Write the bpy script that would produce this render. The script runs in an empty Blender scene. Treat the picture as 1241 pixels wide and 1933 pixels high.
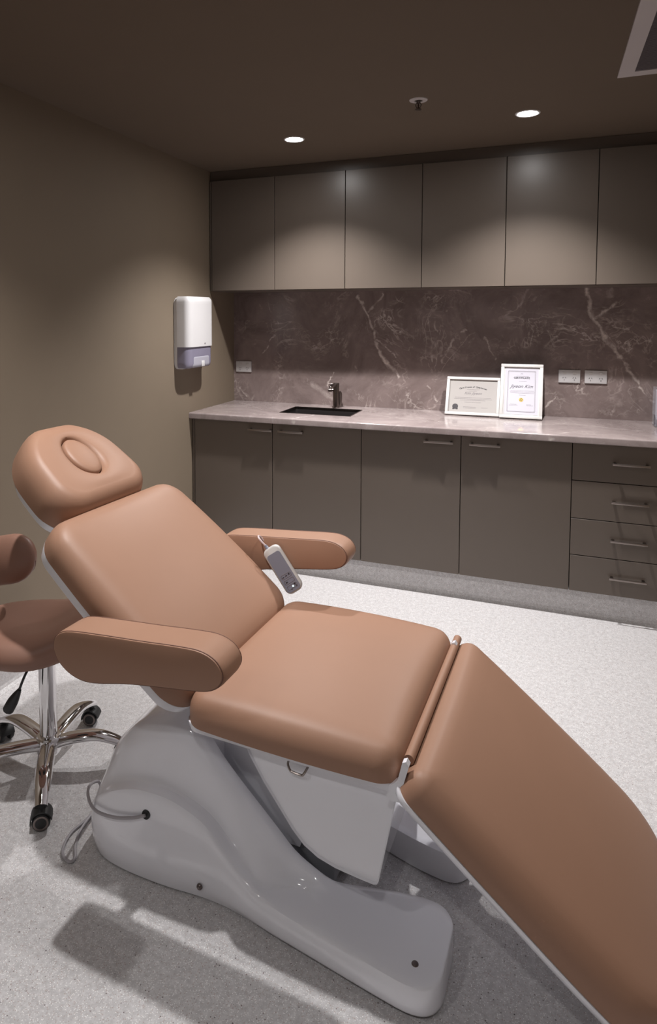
import bpy, bmesh, math, random
from mathutils import Vector, Matrix
random.seed(7)
S = bpy.context.scene
COL = S.collection
PI = math.pi

# ------------------------------------------------------------------ camera
CAM = Vector((1.954, -4.127, 1.475)); YAW, PITCH, ROLL = -0.385, -0.064, -0.001
cam_d = bpy.data.cameras.new('camera'); cam = bpy.data.objects.new('camera', cam_d); COL.objects.link(cam)
cam_d.sensor_fit = 'HORIZONTAL'; cam_d.sensor_width = 36; cam_d.lens = 36 * 1271.85 / 1241
cam_d.shift_x = 105.7 / 1241; cam_d.shift_y = -289.5 / 1241; cam_d.clip_start = .02
_f = Vector((math.sin(YAW) * math.cos(PITCH), math.cos(YAW) * math.cos(PITCH), math.sin(PITCH)))
_r = Vector((math.cos(YAW), -math.sin(YAW), 0)); _u = _r.cross(_f)
_r2 = _r * math.cos(ROLL) + _u * math.sin(ROLL); _u2 = -_r * math.sin(ROLL) + _u * math.cos(ROLL)
cam.matrix_world = Matrix(((_r2.x, _u2.x, -_f.x, CAM.x), (_r2.y, _u2.y, -_f.y, CAM.y), (_r2.z, _u2.z, -_f.z, CAM.z), (0, 0, 0, 1)))
S.camera = cam

# ------------------------------------------------------------------ light and exposure
S.view_settings.view_transform = 'Standard'; S.view_settings.look = 'None'
S.view_settings.gamma = 1; S.view_settings.use_curve_mapping = False
S.view_settings.exposure = -0.14
CEIL = 2.363; RIGHT = 2.64; REAR = -5.2
world = bpy.data.worlds.new('world'); S.world = world; world.use_nodes = True
world.node_tree.nodes['Background'].inputs[0].default_value = (.02, .02, .022, 1)
LAMP_POWER = (172, 172, 118, 26, 27, 27); LAMP_COLOR = (1, .978, .968)
DOWNLIGHTS = [(.755, -.873), (1.859, -.895), (.755, -2.65), (1.859, -2.65), (.755, -4.42), (1.859, -4.42)]  # rear pair unseen, added for fill; middle pair inferred from floor shadows

# ------------------------------------------------------------------ materials
def mat(name, col, rough=.5, metal=0, bump=0, bscale=200, coat=0, ior=1.5, spec=.5, emis=None, trans=0, alpha=1):
    m = bpy.data.materials.new(name); m.use_nodes = True; n = m.node_tree.nodes; l = m.node_tree.links
    b = n['Principled BSDF']; b.inputs['Base Color'].default_value = (*col, 1)
    b.inputs['Roughness'].default_value = rough; b.inputs['Metallic'].default_value = metal
    b.inputs['IOR'].default_value = ior; b.inputs['Coat Weight'].default_value = coat
    b.inputs['Coat Roughness'].default_value = .06; b.inputs['Specular IOR Level'].default_value = spec
    b.inputs['Transmission Weight'].default_value = trans; b.inputs['Alpha'].default_value = alpha
    if emis: b.inputs['Emission Color'].default_value = (*emis[0], 1); b.inputs['Emission Strength'].default_value = emis[1]
    tc = n.new('ShaderNodeTexCoord'); nz = n.new('ShaderNodeTexNoise'); nz.inputs['Scale'].default_value = bscale
    nz.inputs['Detail'].default_value = 3; l.new(tc.outputs['Object'], nz.inputs['Vector'])
    if bump:
        bp = n.new('ShaderNodeBump'); bp.inputs['Strength'].default_value = bump; bp.inputs['Distance'].default_value = .001
        l.new(nz.outputs['Fac'], bp.inputs['Height']); l.new(bp.outputs[0], b.inputs['Normal'])
    # faint colour variation so nothing is a dead flat colour
    mx = n.new('ShaderNodeMix'); mx.data_type = 'RGBA'; mx.inputs['A'].default_value = (*[c * .96 for c in col], 1)
    mx.inputs['B'].default_value = (*[min(1, c * 1.03) for c in col], 1)
    n2 = n.new('ShaderNodeTexNoise'); n2.inputs['Scale'].default_value = 6; l.new(tc.outputs['Object'], n2.inputs['Vector'])
    l.new(n2.outputs['Fac'], mx.inputs['Factor']); l.new(mx.outputs['Result'], b.inputs['Base Color'])
    return m

def N(m, t, **kw):
    x = m.node_tree.nodes.new(t)
    for k, v in kw.items():
        if isinstance(k, str) and hasattr(x, k): setattr(x, k, v)
    return x

M = {}
M['wall'] = mat('olive_taupe_paint', (.190, .147, .105), .7, bump=.15, bscale=400)
M['rear'] = mat('white_bounce_paint', (.55, .54, .53), .6)  # unseen rear wall, whitened to bounce fill light into the room
M['ceiling'] = mat('brown_ceiling_paint', (.115, .083, .058), .8, bump=.1, bscale=400)
M['cab'] = mat('taupe_satin_laminate', (.120, .096, .079), .33, spec=.45)
M['cabin'] = mat('dark_gap', (.02, .015, .013), .8)
M["leather"] = mat("tan_upholstery", (.335, .187, .124), .48, bump=.12, bscale=900, spec=.35)
M['leather2'] = mat('brown_upholstery', (.27, .145, .105), .45, bump=.15, bscale=900, spec=.4)
M['seam'] = mat('seam_thread', (.16, .075, .05), .7)
M['abs'] = mat('glossy_white_plastic', (.82, .82, .87), .11, coat=.5, spec=.5)
M['absin'] = mat('grey_plastic', (.32, .33, .35), .4)
M['white'] = mat('white_plastic', (.60, .585, .59), .3)
M['frame'] = mat('white_frame', (.56, .54, .525), .45)
M['paper'] = mat('cream_paper', (.34, .315, .30), .6)
M['paper2'] = mat('white_paper', (.50, .48, .54), .6)
M['ink'] = mat('dark_ink', (.03, .025, .03), .6)
M['inkg'] = mat('grey_ink', (.16, .14, .15), .6)
M['gold'] = mat('gold_foil', (.55, .38, .10), .35, metal=.7)
M['chrome'] = mat('chrome', (.78, .77, .78), .07, metal=1)
M['steel'] = mat('brushed_steel', (.30, .26, .24), .32, metal=1)
M['gun'] = mat('gunmetal', (.20, .17, .16), .28, metal=1)
M['black'] = mat('black_rubber', (.012, .012, .013), .5)
M['sink'] = mat('black_sink', (.02, .017, .017), .3)
M['cable'] = mat('grey_cable', (.36, .34, .36), .4)
M['rcable'] = mat('pinkish_cable', (.62, .50, .50), .4)
M['panel'] = mat('grey_keypad', (.24, .25, .31), .35)
M['window'] = mat('smoky_plastic', (.21, .195, .26), .2)
M['towel'] = mat('paper_towel', (.33, .32, .37), .8)
M['lens'] = mat('lamp_lens', (1, 1, 1), .5, emis=((1, .98, .97), 170))
M['led'] = mat('led', (.8, 1, 1), .5, emis=((.7, 1, 1), 2.5))
M['ventmesh'] = mat('dark_grille', (.09, .08, .085), .6)
M['ventframe'] = mat('white_grille_frame', (.50, .46, .46), .5)
M['acrylic'] = mat('clear_acrylic', (.85, .85, .9), .05, trans=.85, ior=1.3)

def segdist_group():
    g = bpy.data.node_groups.new('segment_distance', 'ShaderNodeTree')
    for nm in 'PAB': g.interface.new_socket(nm, in_out='INPUT', socket_type='NodeSocketVector')
    g.interface.new_socket('W', in_out='INPUT', socket_type='NodeSocketFloat')
    g.interface.new_socket('V', in_out='OUTPUT', socket_type='NodeSocketFloat')
    n, l = g.nodes, g.links
    i = n.new('NodeGroupInput'); o = n.new('NodeGroupOutput')
    def vm(op, a, b):
        x = n.new('ShaderNodeVectorMath'); x.operation = op; l.new(a, x.inputs[0])
        if b is not None: l.new(b, x.inputs[1])
        return x
    def mm(op, a, b, clamp=False):
        x = n.new('ShaderNodeMath'); x.operation = op; x.use_clamp = clamp
        for k, v in enumerate((a, b)):
            if isinstance(v, (int, float)): x.inputs[k].default_value = v
            elif v is not None: l.new(v, x.inputs[k])
        return x.outputs[0]
    pa = vm('SUBTRACT', i.outputs['P'], i.outputs['A']).outputs[0]; ba = vm('SUBTRACT', i.outputs['B'], i.outputs['A']).outputs[0]
    h = mm('DIVIDE', vm('DOT_PRODUCT', pa, ba).outputs['Value'], vm('DOT_PRODUCT', ba, ba).outputs['Value'], True)
    sc = n.new('ShaderNodeVectorMath'); sc.operation = 'SCALE'; l.new(ba, sc.inputs[0]); l.new(h, sc.inputs['Scale'])
    d = vm('LENGTH', vm('SUBTRACT', pa, sc.outputs[0]).outputs[0], None).outputs['Value']
    l.new(mm('SUBTRACT', 1, mm('DIVIDE', d, i.outputs['W']), True), o.inputs['V'])
    return g
SEG = segdist_group()

def stone(name, base, dark, vein, veins, rough=.22, scale=1.0):
    """veins: list of ((x,y,z),(x,y,z),width,strength) in world metres"""
    m = bpy.data.materials.new(name); m.use_nodes = True; n = m.node_tree.nodes; l = m.node_tree.links
    b = n['Principled BSDF']; b.inputs['Roughness'].default_value = rough
    tc = n.new('ShaderNodeTexCoord'); P = tc.outputs['Object']
    def noise(s, d=6, r=.6, dist=0, vec=None):
        x = n.new('ShaderNodeTexNoise'); x.inputs['Scale'].default_value = s; x.inputs['Detail'].default_value = d
        x.inputs['Roughness'].default_value = r; x.inputs['Distortion'].default_value = dist; l.new(vec or P, x.inputs['Vector']); return x
    def math_(op, a, c, clamp=False):
        x = n.new('ShaderNodeMath'); x.operation = op; x.use_clamp = clamp
        for k, v in enumerate((a, c)):
            if isinstance(v, (int, float)): x.inputs[k].default_value = v
            else: l.new(v, x.inputs[k])
        return x.outputs[0]
    def ridge(s, sharp, dist, seed):
        ad = n.new('ShaderNodeVectorMath'); ad.operation = 'ADD'; ad.inputs[1].default_value = (seed, seed * .7, seed * 1.3); l.new(P, ad.inputs[0])
        f = noise(s, 4, .55, dist, ad.outputs[0]).outputs['Fac']
        return math_('SUBTRACT', 1, math_('MULTIPLY', math_('ABSOLUTE', math_('SUBTRACT', f, .5), 0), sharp), True)
    def mix(fac, A, B):
        x = n.new('ShaderNodeMix'); x.data_type = 'RGBA'; l.new(fac, x.inputs['Factor'])
        for k, v in (('A', A), ('B', B)):
            if isinstance(v, tuple): x.inputs[k].default_value = (*v, 1)
            else: l.new(v, x.inputs[k])
        return x.outputs['Result']
    cl = noise(3.2 * scale, 9, .68, 1.2).outputs['Fac']
    clr = n.new('ShaderNodeMapRange'); clr.inputs[1].default_value = .34; clr.inputs[2].default_value = .68; l.new(cl, clr.inputs[0])
    c = mix(clr.outputs[0], dark, base)
    gate = n.new('ShaderNodeMapRange'); gate.inputs[1].default_value = .47; gate.inputs[2].default_value = .68; l.new(noise(4.0, 3, .6, .5).outputs['Fac'], gate.inputs[0])
    v1 = math_('MULTIPLY', math_('MULTIPLY', ridge(4.0 * scale, 48, 1.3, 3.1), gate.outputs[0]), .46)
    v2 = math_('MULTIPLY', math_('MULTIPLY', ridge(9.0 * scale, 30, 1.6, 9.4), gate.outputs[0]), .26)
    fl = n.new('ShaderNodeMapRange'); fl.inputs[1].default_value = .62; fl.inputs[2].default_value = .80; l.new(noise(14, 8, .7, 1).outputs['Fac'], fl.inputs[0])
    tot = math_('ADD', math_('ADD', v1, v2), math_('MULTIPLY', fl.outputs[0], .45))
    # warped coordinates for the big placed veins
    wn = noise(13, 5, .6); ws = n.new('ShaderNodeVectorMath'); ws.operation = 'SUBTRACT'; ws.inputs[1].default_value = (.5, .5, .5)
    l.new(wn.outputs['Color'], ws.inputs[0]); sc = n.new('ShaderNodeVectorMath'); sc.operation = 'SCALE'; sc.inputs['Scale'].default_value = .07; l.new(ws.outputs[0], sc.inputs[0])
    wp = n.new('ShaderNodeVectorMath'); wp.operation = 'ADD'; l.new(P, wp.inputs[0]); l.new(sc.outputs[0], wp.inputs[1])
    breakup = n.new('ShaderNodeMapRange'); breakup.inputs[1].default_value = .36; breakup.inputs[2].default_value = .6; breakup.inputs[3].default_value = .42
    l.new(noise(18, 5, .7).outputs['Fac'], breakup.inputs[0])
    for A, B, w, s in veins:
        g = n.new('ShaderNodeGroup'); g.node_tree = SEG; l.new(wp.outputs[0], g.inputs['P'])
        g.inputs['A'].default_value = A; g.inputs['B'].default_value = B; g.inputs['W'].default_value = w
        tot = math_('MAXIMUM', tot, math_('MULTIPLY', math_('MULTIPLY', g.outputs[0], breakup.outputs[0]), s))
    l.new(mix(math_('MINIMUM', tot, 1), c, vein), b.inputs['Base Color'])
    return m
def V2(x0, z0, x1, z1, w=.011, s=.8): return ((x0, 0, z0), (x1, 0, z1), w, s)
SPL = [V2(.86, 1.60, .95, 1.42), V2(.95, 1.42, 1.00, 1.24), V2(1.00, 1.24, 1.12, 1.10, .014, 1), V2(.93, 1.50, 1.02, 1.60), V2(.98, 1.33, 1.10, 1.22, .008),
       V2(1.44, 1.33, 1.38, 1.20), V2(1.44, 1.33, 1.52, 1.40, .008), V2(1.30, 1.05, 1.36, .95, .008), V2(.02, 1.02, .10, .93, .008),
       V2(2.16, 1.62, 2.20, 1.45, .014, 1), V2(2.20, 1.45, 2.30, 1.30, .014, .9), V2(2.20, 1.45, 2.31, 1.55, .01), V2(2.30, 1.30, 2.42, 1.12, .012, .9),
       V2(2.42, 1.12, 2.50, 1.0, .008), V2(.20, 1.20, .30, 1.36, .006, .7), V2(2.02, 1.02, 1.94, .93, .008), V2(.70, 1.10, .66, 1.03, .006), V2(.56, 1.03, .70, .94, .02, .45),
       V2(1.70, 1.2, 1.62, 1.35, .007, .6), V2(1.95, 1.44, 2.0, 1.3, .007, .5)]
BT = [((.66, -.6, .9), (.74, -.42, .9), .012, 1), ((.66, -.63, .88), (.64, -.6, .9), .014, 1), ((1.6, -.62, .9), (2.0, -.3, .9), .010, .6), ((.1, -.5, .9), (.5, -.55, .9), .008, .7),
      ((1.99, -.63, .88), (2.1, -.5, .9), .014, 1), ((1.0, -.3, .9), (1.5, -.5, .9), .01, .5), ((2.1, -.25, .9), (2.5, -.4, .9), .01, .6), ((.1, -.1, .9), (.35, -.35, .9), .009, .6)]
M['splash'] = stone('brown_marble', (.27, .21, .20), (.15, .112, .105), (.78, .69, .64), SPL, .25)
M['bench'] = stone('brown_marble_lit', (.38, .32, .31), (.24, .195, .19), (.62, .56, .53), BT, .16)  # same stone as the splashback, lightened to paint in the light falling on it

def terrazzo():
    m = bpy.data.materials.new('speckled_vinyl'); m.use_nodes = True; n = m.node_tree.nodes; l = m.node_tree.links
    b = n['Principled BSDF']; b.inputs['Roughness'].default_value = .42
    tc = n.new('ShaderNodeTexCoord'); P = tc.outputs['Object']
    cur = None
    def speck(scale, lo, hi, col, prev, amt):
        v = n.new('ShaderNodeTexVoronoi'); v.inputs['Scale'].default_value = scale; l.new(P, v.inputs['Vector'])
        r = n.new('ShaderNodeMapRange'); r.inputs[1].default_value = hi; r.inputs[2].default_value = lo; l.new(v.outputs['Distance'], r.inputs[0])
        s = n.new('ShaderNodeSeparateColor'); l.new(v.outputs['Color'], s.inputs[0])
        g = n.new('ShaderNodeMath'); g.operation = 'GREATER_THAN'; g.inputs[1].default_value = 1 - amt; l.new(s.outputs[0], g.inputs[0])
        mu = n.new('ShaderNodeMath'); mu.operation = 'MULTIPLY'; mu.use_clamp = True; l.new(r.outputs[0], mu.inputs[0]); l.new(g.outputs[0], mu.inputs[1])
        x = n.new('ShaderNodeMix'); x.data_type = 'RGBA'; l.new(mu.outputs[0], x.inputs['Factor'])
        if isinstance(prev, tuple): x.inputs['A'].default_value = (*prev, 1)
        else: l.new(prev, x.inputs['A'])
        x.inputs['B'].default_value = (*col, 1); return x.outputs['Result']
    nz = n.new('ShaderNodeTexNoise'); nz.inputs['Scale'].default_value = 60; nz.inputs['Detail'].default_value = 6; nz.inputs['Roughness'].default_value = .8; l.new(P, nz.inputs['Vector'])
    r = n.new('ShaderNodeMapRange'); r.inputs[1].default_value = .4; r.inputs[2].default_value = .62; l.new(nz.outputs['Fac'], r.inputs[0])
    x = n.new('ShaderNodeMix'); x.data_type = 'RGBA'; x.inputs['A'].default_value = (.45, .435, .44, 1); x.inputs['B'].default_value = (.60, .585, .59, 1); l.new(r.outputs[0], x.inputs['Factor'])
    c = speck(260, .2, .45, (.40, .33, .31), x.outputs['Result'], .30)
    c = speck(330, .2, .45, (.86, .85, .84), c, .3)
    c = speck(120, .10, .24, (.13, .10, .10), c, .16)
    c = speck(55, .06, .11, (.08, .06, .06), c, .14)
    l.new(c, b.inputs['Base Color']); return m
M['floor'] = terrazzo()

# ------------------------------------------------------------------ mesh helpers
def obj(name, bm, m, parent=None, smooth=True, loc=None, recalc=True):
    if recalc: bmesh.ops.recalc_face_normals(bm, faces=bm.faces)
    me = bpy.data.meshes.new(name); bm.to_mesh(me); bm.free()
    ms = m if isinstance(m, (list, tuple)) else [m]
    for k in ms: me.materials.append(k)
    if smooth: me.polygons.foreach_set('use_smooth', [True] * len(me.polygons))
    o = bpy.data.objects.new(name, me); COL.objects.link(o)
    if parent: o.parent = parent
    if loc: o.location = loc
    if smooth:
        try: me.set_sharp_from_angle(angle=math.radians(38))
        except Exception: pass
    return o
def tag(o, label, cat, group=None):
    o['label'] = label; o['category'] = cat
    if group: o['group'] = group
    return o
def thing(name, label, cat, loc=(0, 0, 0), rotz=0, group=None):
    o = bpy.data.objects.new(name, None); COL.objects.link(o); o.location = loc; o.rotation_euler = (0, 0, rotz)
    return tag(o, label, cat, group)
def struct(name, bm, m, smooth=False):
    o = obj(name, bm, m, None, smooth); o['kind'] = 'structure'; return o
def copy_tree(o, parent=None):
    c = o.copy(); COL.objects.link(c)
    if parent: c.parent = parent
    for ch in list(o.children): copy_tree(ch, c)
    return c
def box(bm, x0, x1, y0, y1, z0, z1, bev=0, seg=2, mi=0):
    t = bmesh.new(); bmesh.ops.create_cube(t, size=1)
    for v in t.verts: v.co = Vector(((x0 + x1) / 2 + v.co.x * (x1 - x0), (y0 + y1) / 2 + v.co.y * (y1 - y0), (z0 + z1) / 2 + v.co.z * (z1 - z0)))
    if bev: bmesh.ops.bevel(t, geom=t.edges[:], offset=bev, segments=seg, affect='EDGES', profile=.5)
    merge(bm, t, mi); return bm
def merge(bm, t, mi=0, mtx=None):
    mp = {}
    for v in t.verts: mp[v] = bm.verts.new(mtx @ v.co if mtx else v.co)
    for f in t.faces:
        try: nf = bm.faces.new([mp[v] for v in f.verts]); nf.material_index = mi if mi else f.material_index
        except ValueError: pass
    t.free()
def lathe(bm, prof, center=(0, 0, 0), axis=None, seg=32, mi=0):
    """prof: list of (r, h). axis: direction of h"""
    ax = Vector(axis or (0, 0, 1)).normalized(); q = Vector((0, 0, 1)).rotation_difference(ax).to_matrix(); c = Vector(center)
    rings = []
    for r, h in prof:
        if r < 1e-6: rings.append([bm.verts.new(c + q @ Vector((0, 0, h)))])
        else: rings.append([bm.verts.new(c + q @ Vector((r * math.cos(2 * PI * k / seg), r * math.sin(2 * PI * k / seg), h))) for k in range(seg)])
    for a, b in zip(rings, rings[1:]):
        for k in range(seg):
            k2 = (k + 1) % seg
            if len(a) == 1 and len(b) == 1: continue
            if len(a) == 1: f = bm.faces.new((a[0], b[k], b[k2]))
            elif len(b) == 1: f = bm.faces.new((a[k], a[k2], b[0]))
            else: f = bm.faces.new((a[k], a[k2], b[k2], b[k]))
            f.material_index = mi
    return bm
def cr(pts, n):
    """Catmull-Rom through points (tuples), n samples per span"""
    P = [Vector(p) for p in pts]; P = [P[0] * 2 - P[1]] + P + [P[-1] * 2 - P[-2]]; out = []
    for i in range(1, len(P) - 2):
        for k in range(n):
            t = k / n; a, b, c, d = P[i - 1:i + 3]
            out.append(.5 * ((2 * b) + (c - a) * t + (2 * a - 5 * b + 4 * c - d) * t * t + (3 * b - a - 3 * c + d) * t ** 3))
    out.append(P[-2].copy()); return out
def tube(bm, pts, r, seg=10, n=6, caps=True, mi=0):
    path = cr(pts, n) if n > 1 else [Vector(p) for p in pts]
    R = r if callable(r) else (lambda t: r)
    t0 = (path[1] - path[0]).normalized(); nrm = t0.orthogonal().normalized(); rings = []
    for i, p in enumerate(path):
        t = (path[min(i + 1, len(path) - 1)] - path[max(i - 1, 0)]).normalized()
        nrm = (nrm - t * nrm.dot(t)).normalized(); bn = t.cross(nrm); rr = R(i / (len(path) - 1))
        rings.append([bm.verts.new(p + (nrm * math.cos(2 * PI * k / seg) + bn * math.sin(2 * PI * k / seg)) * rr) for k in range(seg)])
    for a, b in zip(rings, rings[1:]):
        for k in range(seg): bm.faces.new((a[k], a[(k + 1) % seg], b[(k + 1) % seg], b[k])).material_index = mi
    if caps: bm.faces.new(rings[0][::-1]).material_index = mi; bm.faces.new(rings[-1]).material_index = mi
    return bm
def rrect(hl, hw, r, n=10, m=8):
    """rounded rectangle outline, constant vertex count; returns list of (x, y) ccw"""
    rs = [max(min(q, hl - 1e-4, hw - 1e-4), 1e-4) for q in (r if isinstance(r, (list, tuple)) else [r] * 4)]; out = []
    cs = [(hl - rs[0], hw - rs[0], 0), (-(hl - rs[1]), hw - rs[1], PI / 2), (-(hl - rs[2]), -(hw - rs[2]), PI), (hl - rs[3], -(hw - rs[3]), 1.5 * PI)]
    for i, (cx, cy, a0) in enumerate(cs):
        r = rs[i]
        arc = [(cx + r * math.cos(a0 + PI / 2 * k / n), cy + r * math.sin(a0 + PI / 2 * k / n)) for k in range(n + 1)]
        nx, ny, na = cs[(i + 1) % 4]; q = (nx + rs[(i + 1) % 4] * math.cos(na), ny + rs[(i + 1) % 4] * math.sin(na))
        out += arc + [(arc[-1][0] + (q[0] - arc[-1][0]) * k / m, arc[-1][1] + (q[1] - arc[-1][1]) * k / m) for k in range(1, m)]
    return out
def rings_mesh(bm, rings, cap0=True, cap1=True, mi=0):
    R = [[bm.verts.new(p) for p in r] for r in rings]; K = len(R[0])
    for a, b in zip(R, R[1:]):
        for k in range(K): bm.faces.new((a[k], a[(k + 1) % K], b[(k + 1) % K], b[k])).material_index = mi
    if cap0: bm.faces.new(R[0][::-1]).material_index = mi
    if cap1: bm.faces.new(R[-1]).material_index = mi
    return bm
def pad(hl, hw, T, rc, crown, edge=.05, shape=None, flat=False, hole=None):
    """upholstered pad in local u,v,w with its underside on w=0"""
    prof = [(.012, 0), (.004, .08), (0, .25), (0, .42), (.05, .60), (.16, .76), (.32, .88), (.55, .96), (1.0, 1.0)]
    rs = []
    for d, h in prof: rs.append((d * edge, h * (T - crown)))
    for k in range(1, 10): rs.append((edge + (min(hl, hw) - edge) * (k / 9.5), T - crown))
    out = []
    for d, h in rs:
        r = [max(q - d, .012) for q in (rc if isinstance(rc, (list, tuple)) else [rc] * 4)]
        ring = rrect(hl - d, hw - d, r); pts = []
        for x, y in ring:
            c = crown * (max(0, 1 - abs(x / hl) ** 2.2) * max(0, 1 - abs(y / hw) ** 2.2)) ** .8 * min(1, (h / max(1e-6, T - crown)))
            z = h + c
            X, Y = (shape(x, y) if shape else (x, y)); pts.append(Vector((X, Y, z)))
        out.append(pts)
    bm = bmesh.new(); return rings_mesh(bm, out)
def place(bm, O, ux, uy, uz):
    m = Matrix(((ux.x, uy.x, uz.x, O.x), (ux.y, uy.y, uz.y, O.y), (ux.z, uy.z, uz.z, O.z), (0, 0, 0, 1)))
    bmesh.ops.transform(bm, matrix=m, verts=bm.verts); return bm
def textmesh(s, size, shear=0, extrude=.0002, align='CENTER', bold=0):
    c = bpy.data.curves.new('t', 'FONT'); c.body = s; c.size = size; c.shear = shear; c.extrude = extrude; c.align_x = align; c.offset = bold
    o = bpy.data.objects.new('t', c); COL.objects.link(o); dg = bpy.context.evaluated_depsgraph_get()
    me = bpy.data.meshes.new_from_object(o.evaluated_get(dg)); bm = bmesh.new(); bm.from_mesh(me)
    bpy.data.objects.remove(o); bpy.data.curves.remove(c); bpy.data.meshes.remove(me); return bm

# ------------------------------------------------------------------ room shell
struct('floor', box(bmesh.new(), -.1, RIGHT + .1, REAR - .1, .1, -.1, 0), M['floor'])
struct('ceiling', box(bmesh.new(), -.1, RIGHT + .1, REAR - .1, .1, CEIL, CEIL + .1), M['ceiling'])
struct('wall_left', box(bmesh.new(), -.1, 0, REAR - .1, .1, 0, CEIL), M['wall'])
struct('wall_back', box(bmesh.new(), 0, RIGHT, 0.012, .1, 0, CEIL), M['wall'])
struct('wall_right', box(bmesh.new(), RIGHT, RIGHT + .1, REAR - .1, .1, 0, CEIL), M['wall'])
struct('wall_rear', box(bmesh.new(), 0, RIGHT, REAR - .1, REAR, 0, CEIL), M['rear'])
def coving(name, p0, p1, nrm, h=.13):
    bm = bmesh.new(); prof = [(0, 0), (.024, .0006), (.016, .004), (.008, .011), (.004, .024), (.003, h), (0, h)]
    p0, p1, nrm = Vector(p0), Vector(p1), Vector(nrm); R = []
    for p in (p0, p1): R.append([p + nrm * a + Vector((0, 0, b)) for a, b in prof])
    rings_mesh(bm, R); o = struct(name, bm, M['floor']); return o
coving('baseboard_left', (0, REAR, 0), (0, -.62, 0), (1, 0, 0))
coving('baseboard_right', (RIGHT, REAR, 0), (RIGHT, -.62, 0), (-1, 0, 0))
coving('baseboard_back', (0.0, -.56, 0), (RIGHT, -.56, 0), (0, -1, 0), .135)

# splashback panel (stone) between bench and wall cabinets
struct('trim_1', box(bmesh.new(), 0.0, RIGHT, 0, .012, .9, 1.627), M['splash'])

# ------------------------------------------------------------------ base cabinets
ZB, ZT, FY = .132, .862, -.60
def carcass(x0, x1, y0, y1, z0, z1, parent, recess=.02, top=True):
    bm = bmesh.new(); t = .016
    box(bm, x0, x0 + t, y0, y1, z0, z1); box(bm, x1 - t, x1, y0, y1, z0, z1)
    box(bm, x0 + t, x1 - t, y0, y1, z0, z0 + t); box(bm, x0 + t, x1 - t, y1 - t, y1, z0 + t, z1)
    if top: box(bm, x0 + t, x1 - t, y0, y1 - t, z1 - t, z1)
    return obj('body', bm, M['cabin'], parent, False)
def handle(parent, xc, z, y, w=.15):
    h = obj('handle', box(bmesh.new(), xc - w / 2, xc + w / 2, y - .032, y - .024, z - .005, z + .005, .0015), M['steel'], parent)
    for s in (-1, 1): obj('handle_post', box(bmesh.new(), xc + s * (w / 2 - .012) - .006, xc + s * (w / 2 - .012) + .006, y - .0245, y, z - .0045, z + .0045), M['gun'], h, False)
G = .0018
def front(name, parent, x0, x1, y, z0, z1, m=None, th=.018):
    return obj(name, box(bmesh.new(), x0 + G, x1 - G, y, y + th, z0 + G, z1 - G, .0010, 1), m or M['cab'], parent, False)
xs = [.003, .523, 1.043, 1.566, 2.088, 2.612]
for i, lab in ((0, 'taupe two-door base cabinet under the sink, against the left wall'), (2, 'taupe two-door base cabinet under the framed certificates, beside the drawers')):
    t = thing('base_cabinet', lab, 'cabinet', (xs[i], FY, ZB)); ox = Vector(t.location)
    def L(o): return o
    x0, x1, x2 = 0, xs[i + 1] - xs[i], xs[i + 2] - xs[i]
    carcass(x0 + .001, x2 - .001, .02, .59, 0, ZT - ZB - .002, t, top=False)
    d = front('door', t, x0 + (.018 if i == 0 else 0), x1, 0, 0, ZT - ZB); handle(d, (.452 if i == 0 else .412), .690, 0, .15)
    if i == 0: front('filler_strip', t, x0, x0 + .018, .004, 0, ZT - ZB)
    d = front('door', t, x1, x2, 0, 0, ZT - ZB); handle(d, x1 + .118, .690, 0, .15)
t = thing('drawer_cabinet', 'taupe base cabinet with four stacked drawers at the right end', 'cabinet', (xs[4], FY, ZB))
carcass(.001, .523, .02, .59, 0, ZT - ZB - .002, t)
dz = [.862, .679, .493, .312, .132]
for k in range(4):
    d = front('drawer', t, 0, .524, 0, dz[k + 1] - ZB, dz[k] - ZB); handle(d, .252, dz[k] - ZB - .088, 0, .158)
# stone benchtop with a cut-out
SX0, SX1, SY0, SY1 = .497, .935, -.435, -.145
bm = bmesh.new()
def slab(x0, x1, y0, y1, front_edge=False):
    if not front_edge: box(bm, x0, x1, y0, y1, ZT + .003, .9); return
    prof = [(y1, ZT + .003), (y0 + .004, ZT + .003), (y0, ZT + .007)] + [(y0 + .008 - .008 * math.cos(a * PI / 10), .892 + .008 * math.sin(a * PI / 10)) for a in range(6)] + [(y1, .9)]
    rings_mesh(bm, [[Vector((x, y, z)) for y, z in prof] for x in (x0, x1)])
slab(0.001, RIGHT - .001, -.632, SY0, True); slab(.001, RIGHT - .001, SY1, -.001); slab(.001, SX0, SY0, SY1); slab(SX1, RIGHT - .001, SY0, SY1)
tag(obj('benchtop', bm, M['bench'], None, True), 'long polished brown-grey marble benchtop over the base cabinets', 'countertop')
# sink
t = thing('sink', 'rectangular black undermount sink set in the marble benchtop', 'sink', ((SX0 + SX1) / 2, (SY0 + SY1) / 2, .899))
bm = bmesh.new(); hx, hy = (SX1 - SX0) / 2 - .0005, (SY1 - SY0) / 2 - .0005
R = []
for d, z in ((0, 0), (.003, 0), (.004, -.004), (.006, -.15), (.03, -.175), (.09, -.178)):
    R.append([Vector((x, y, z)) for x, y in rrect(hx - d, hy - d, .012 + d * .3, 4, 3)])
rings_mesh(bm, R, False, True); obj('bowl', bm, M['sink'], t, recalc=False)
bm = bmesh.new(); lathe(bm, [(0, .002), (.035, .002), (.038, .0)], (0.0, 0, -.176)); obj('drain', bm, M['gun'], t)
R = [[Vector((x, y, z)) for x, y in rrect(hx - d, hy - d, .012, 4, 3)] for d, z in ((0, 0), (0, .0022), (.006, .0022), (.006, -.01))]
bm = bmesh.new(); rings_mesh(bm, R, False, False); obj('rim', bm, M['gun'], t)
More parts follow.
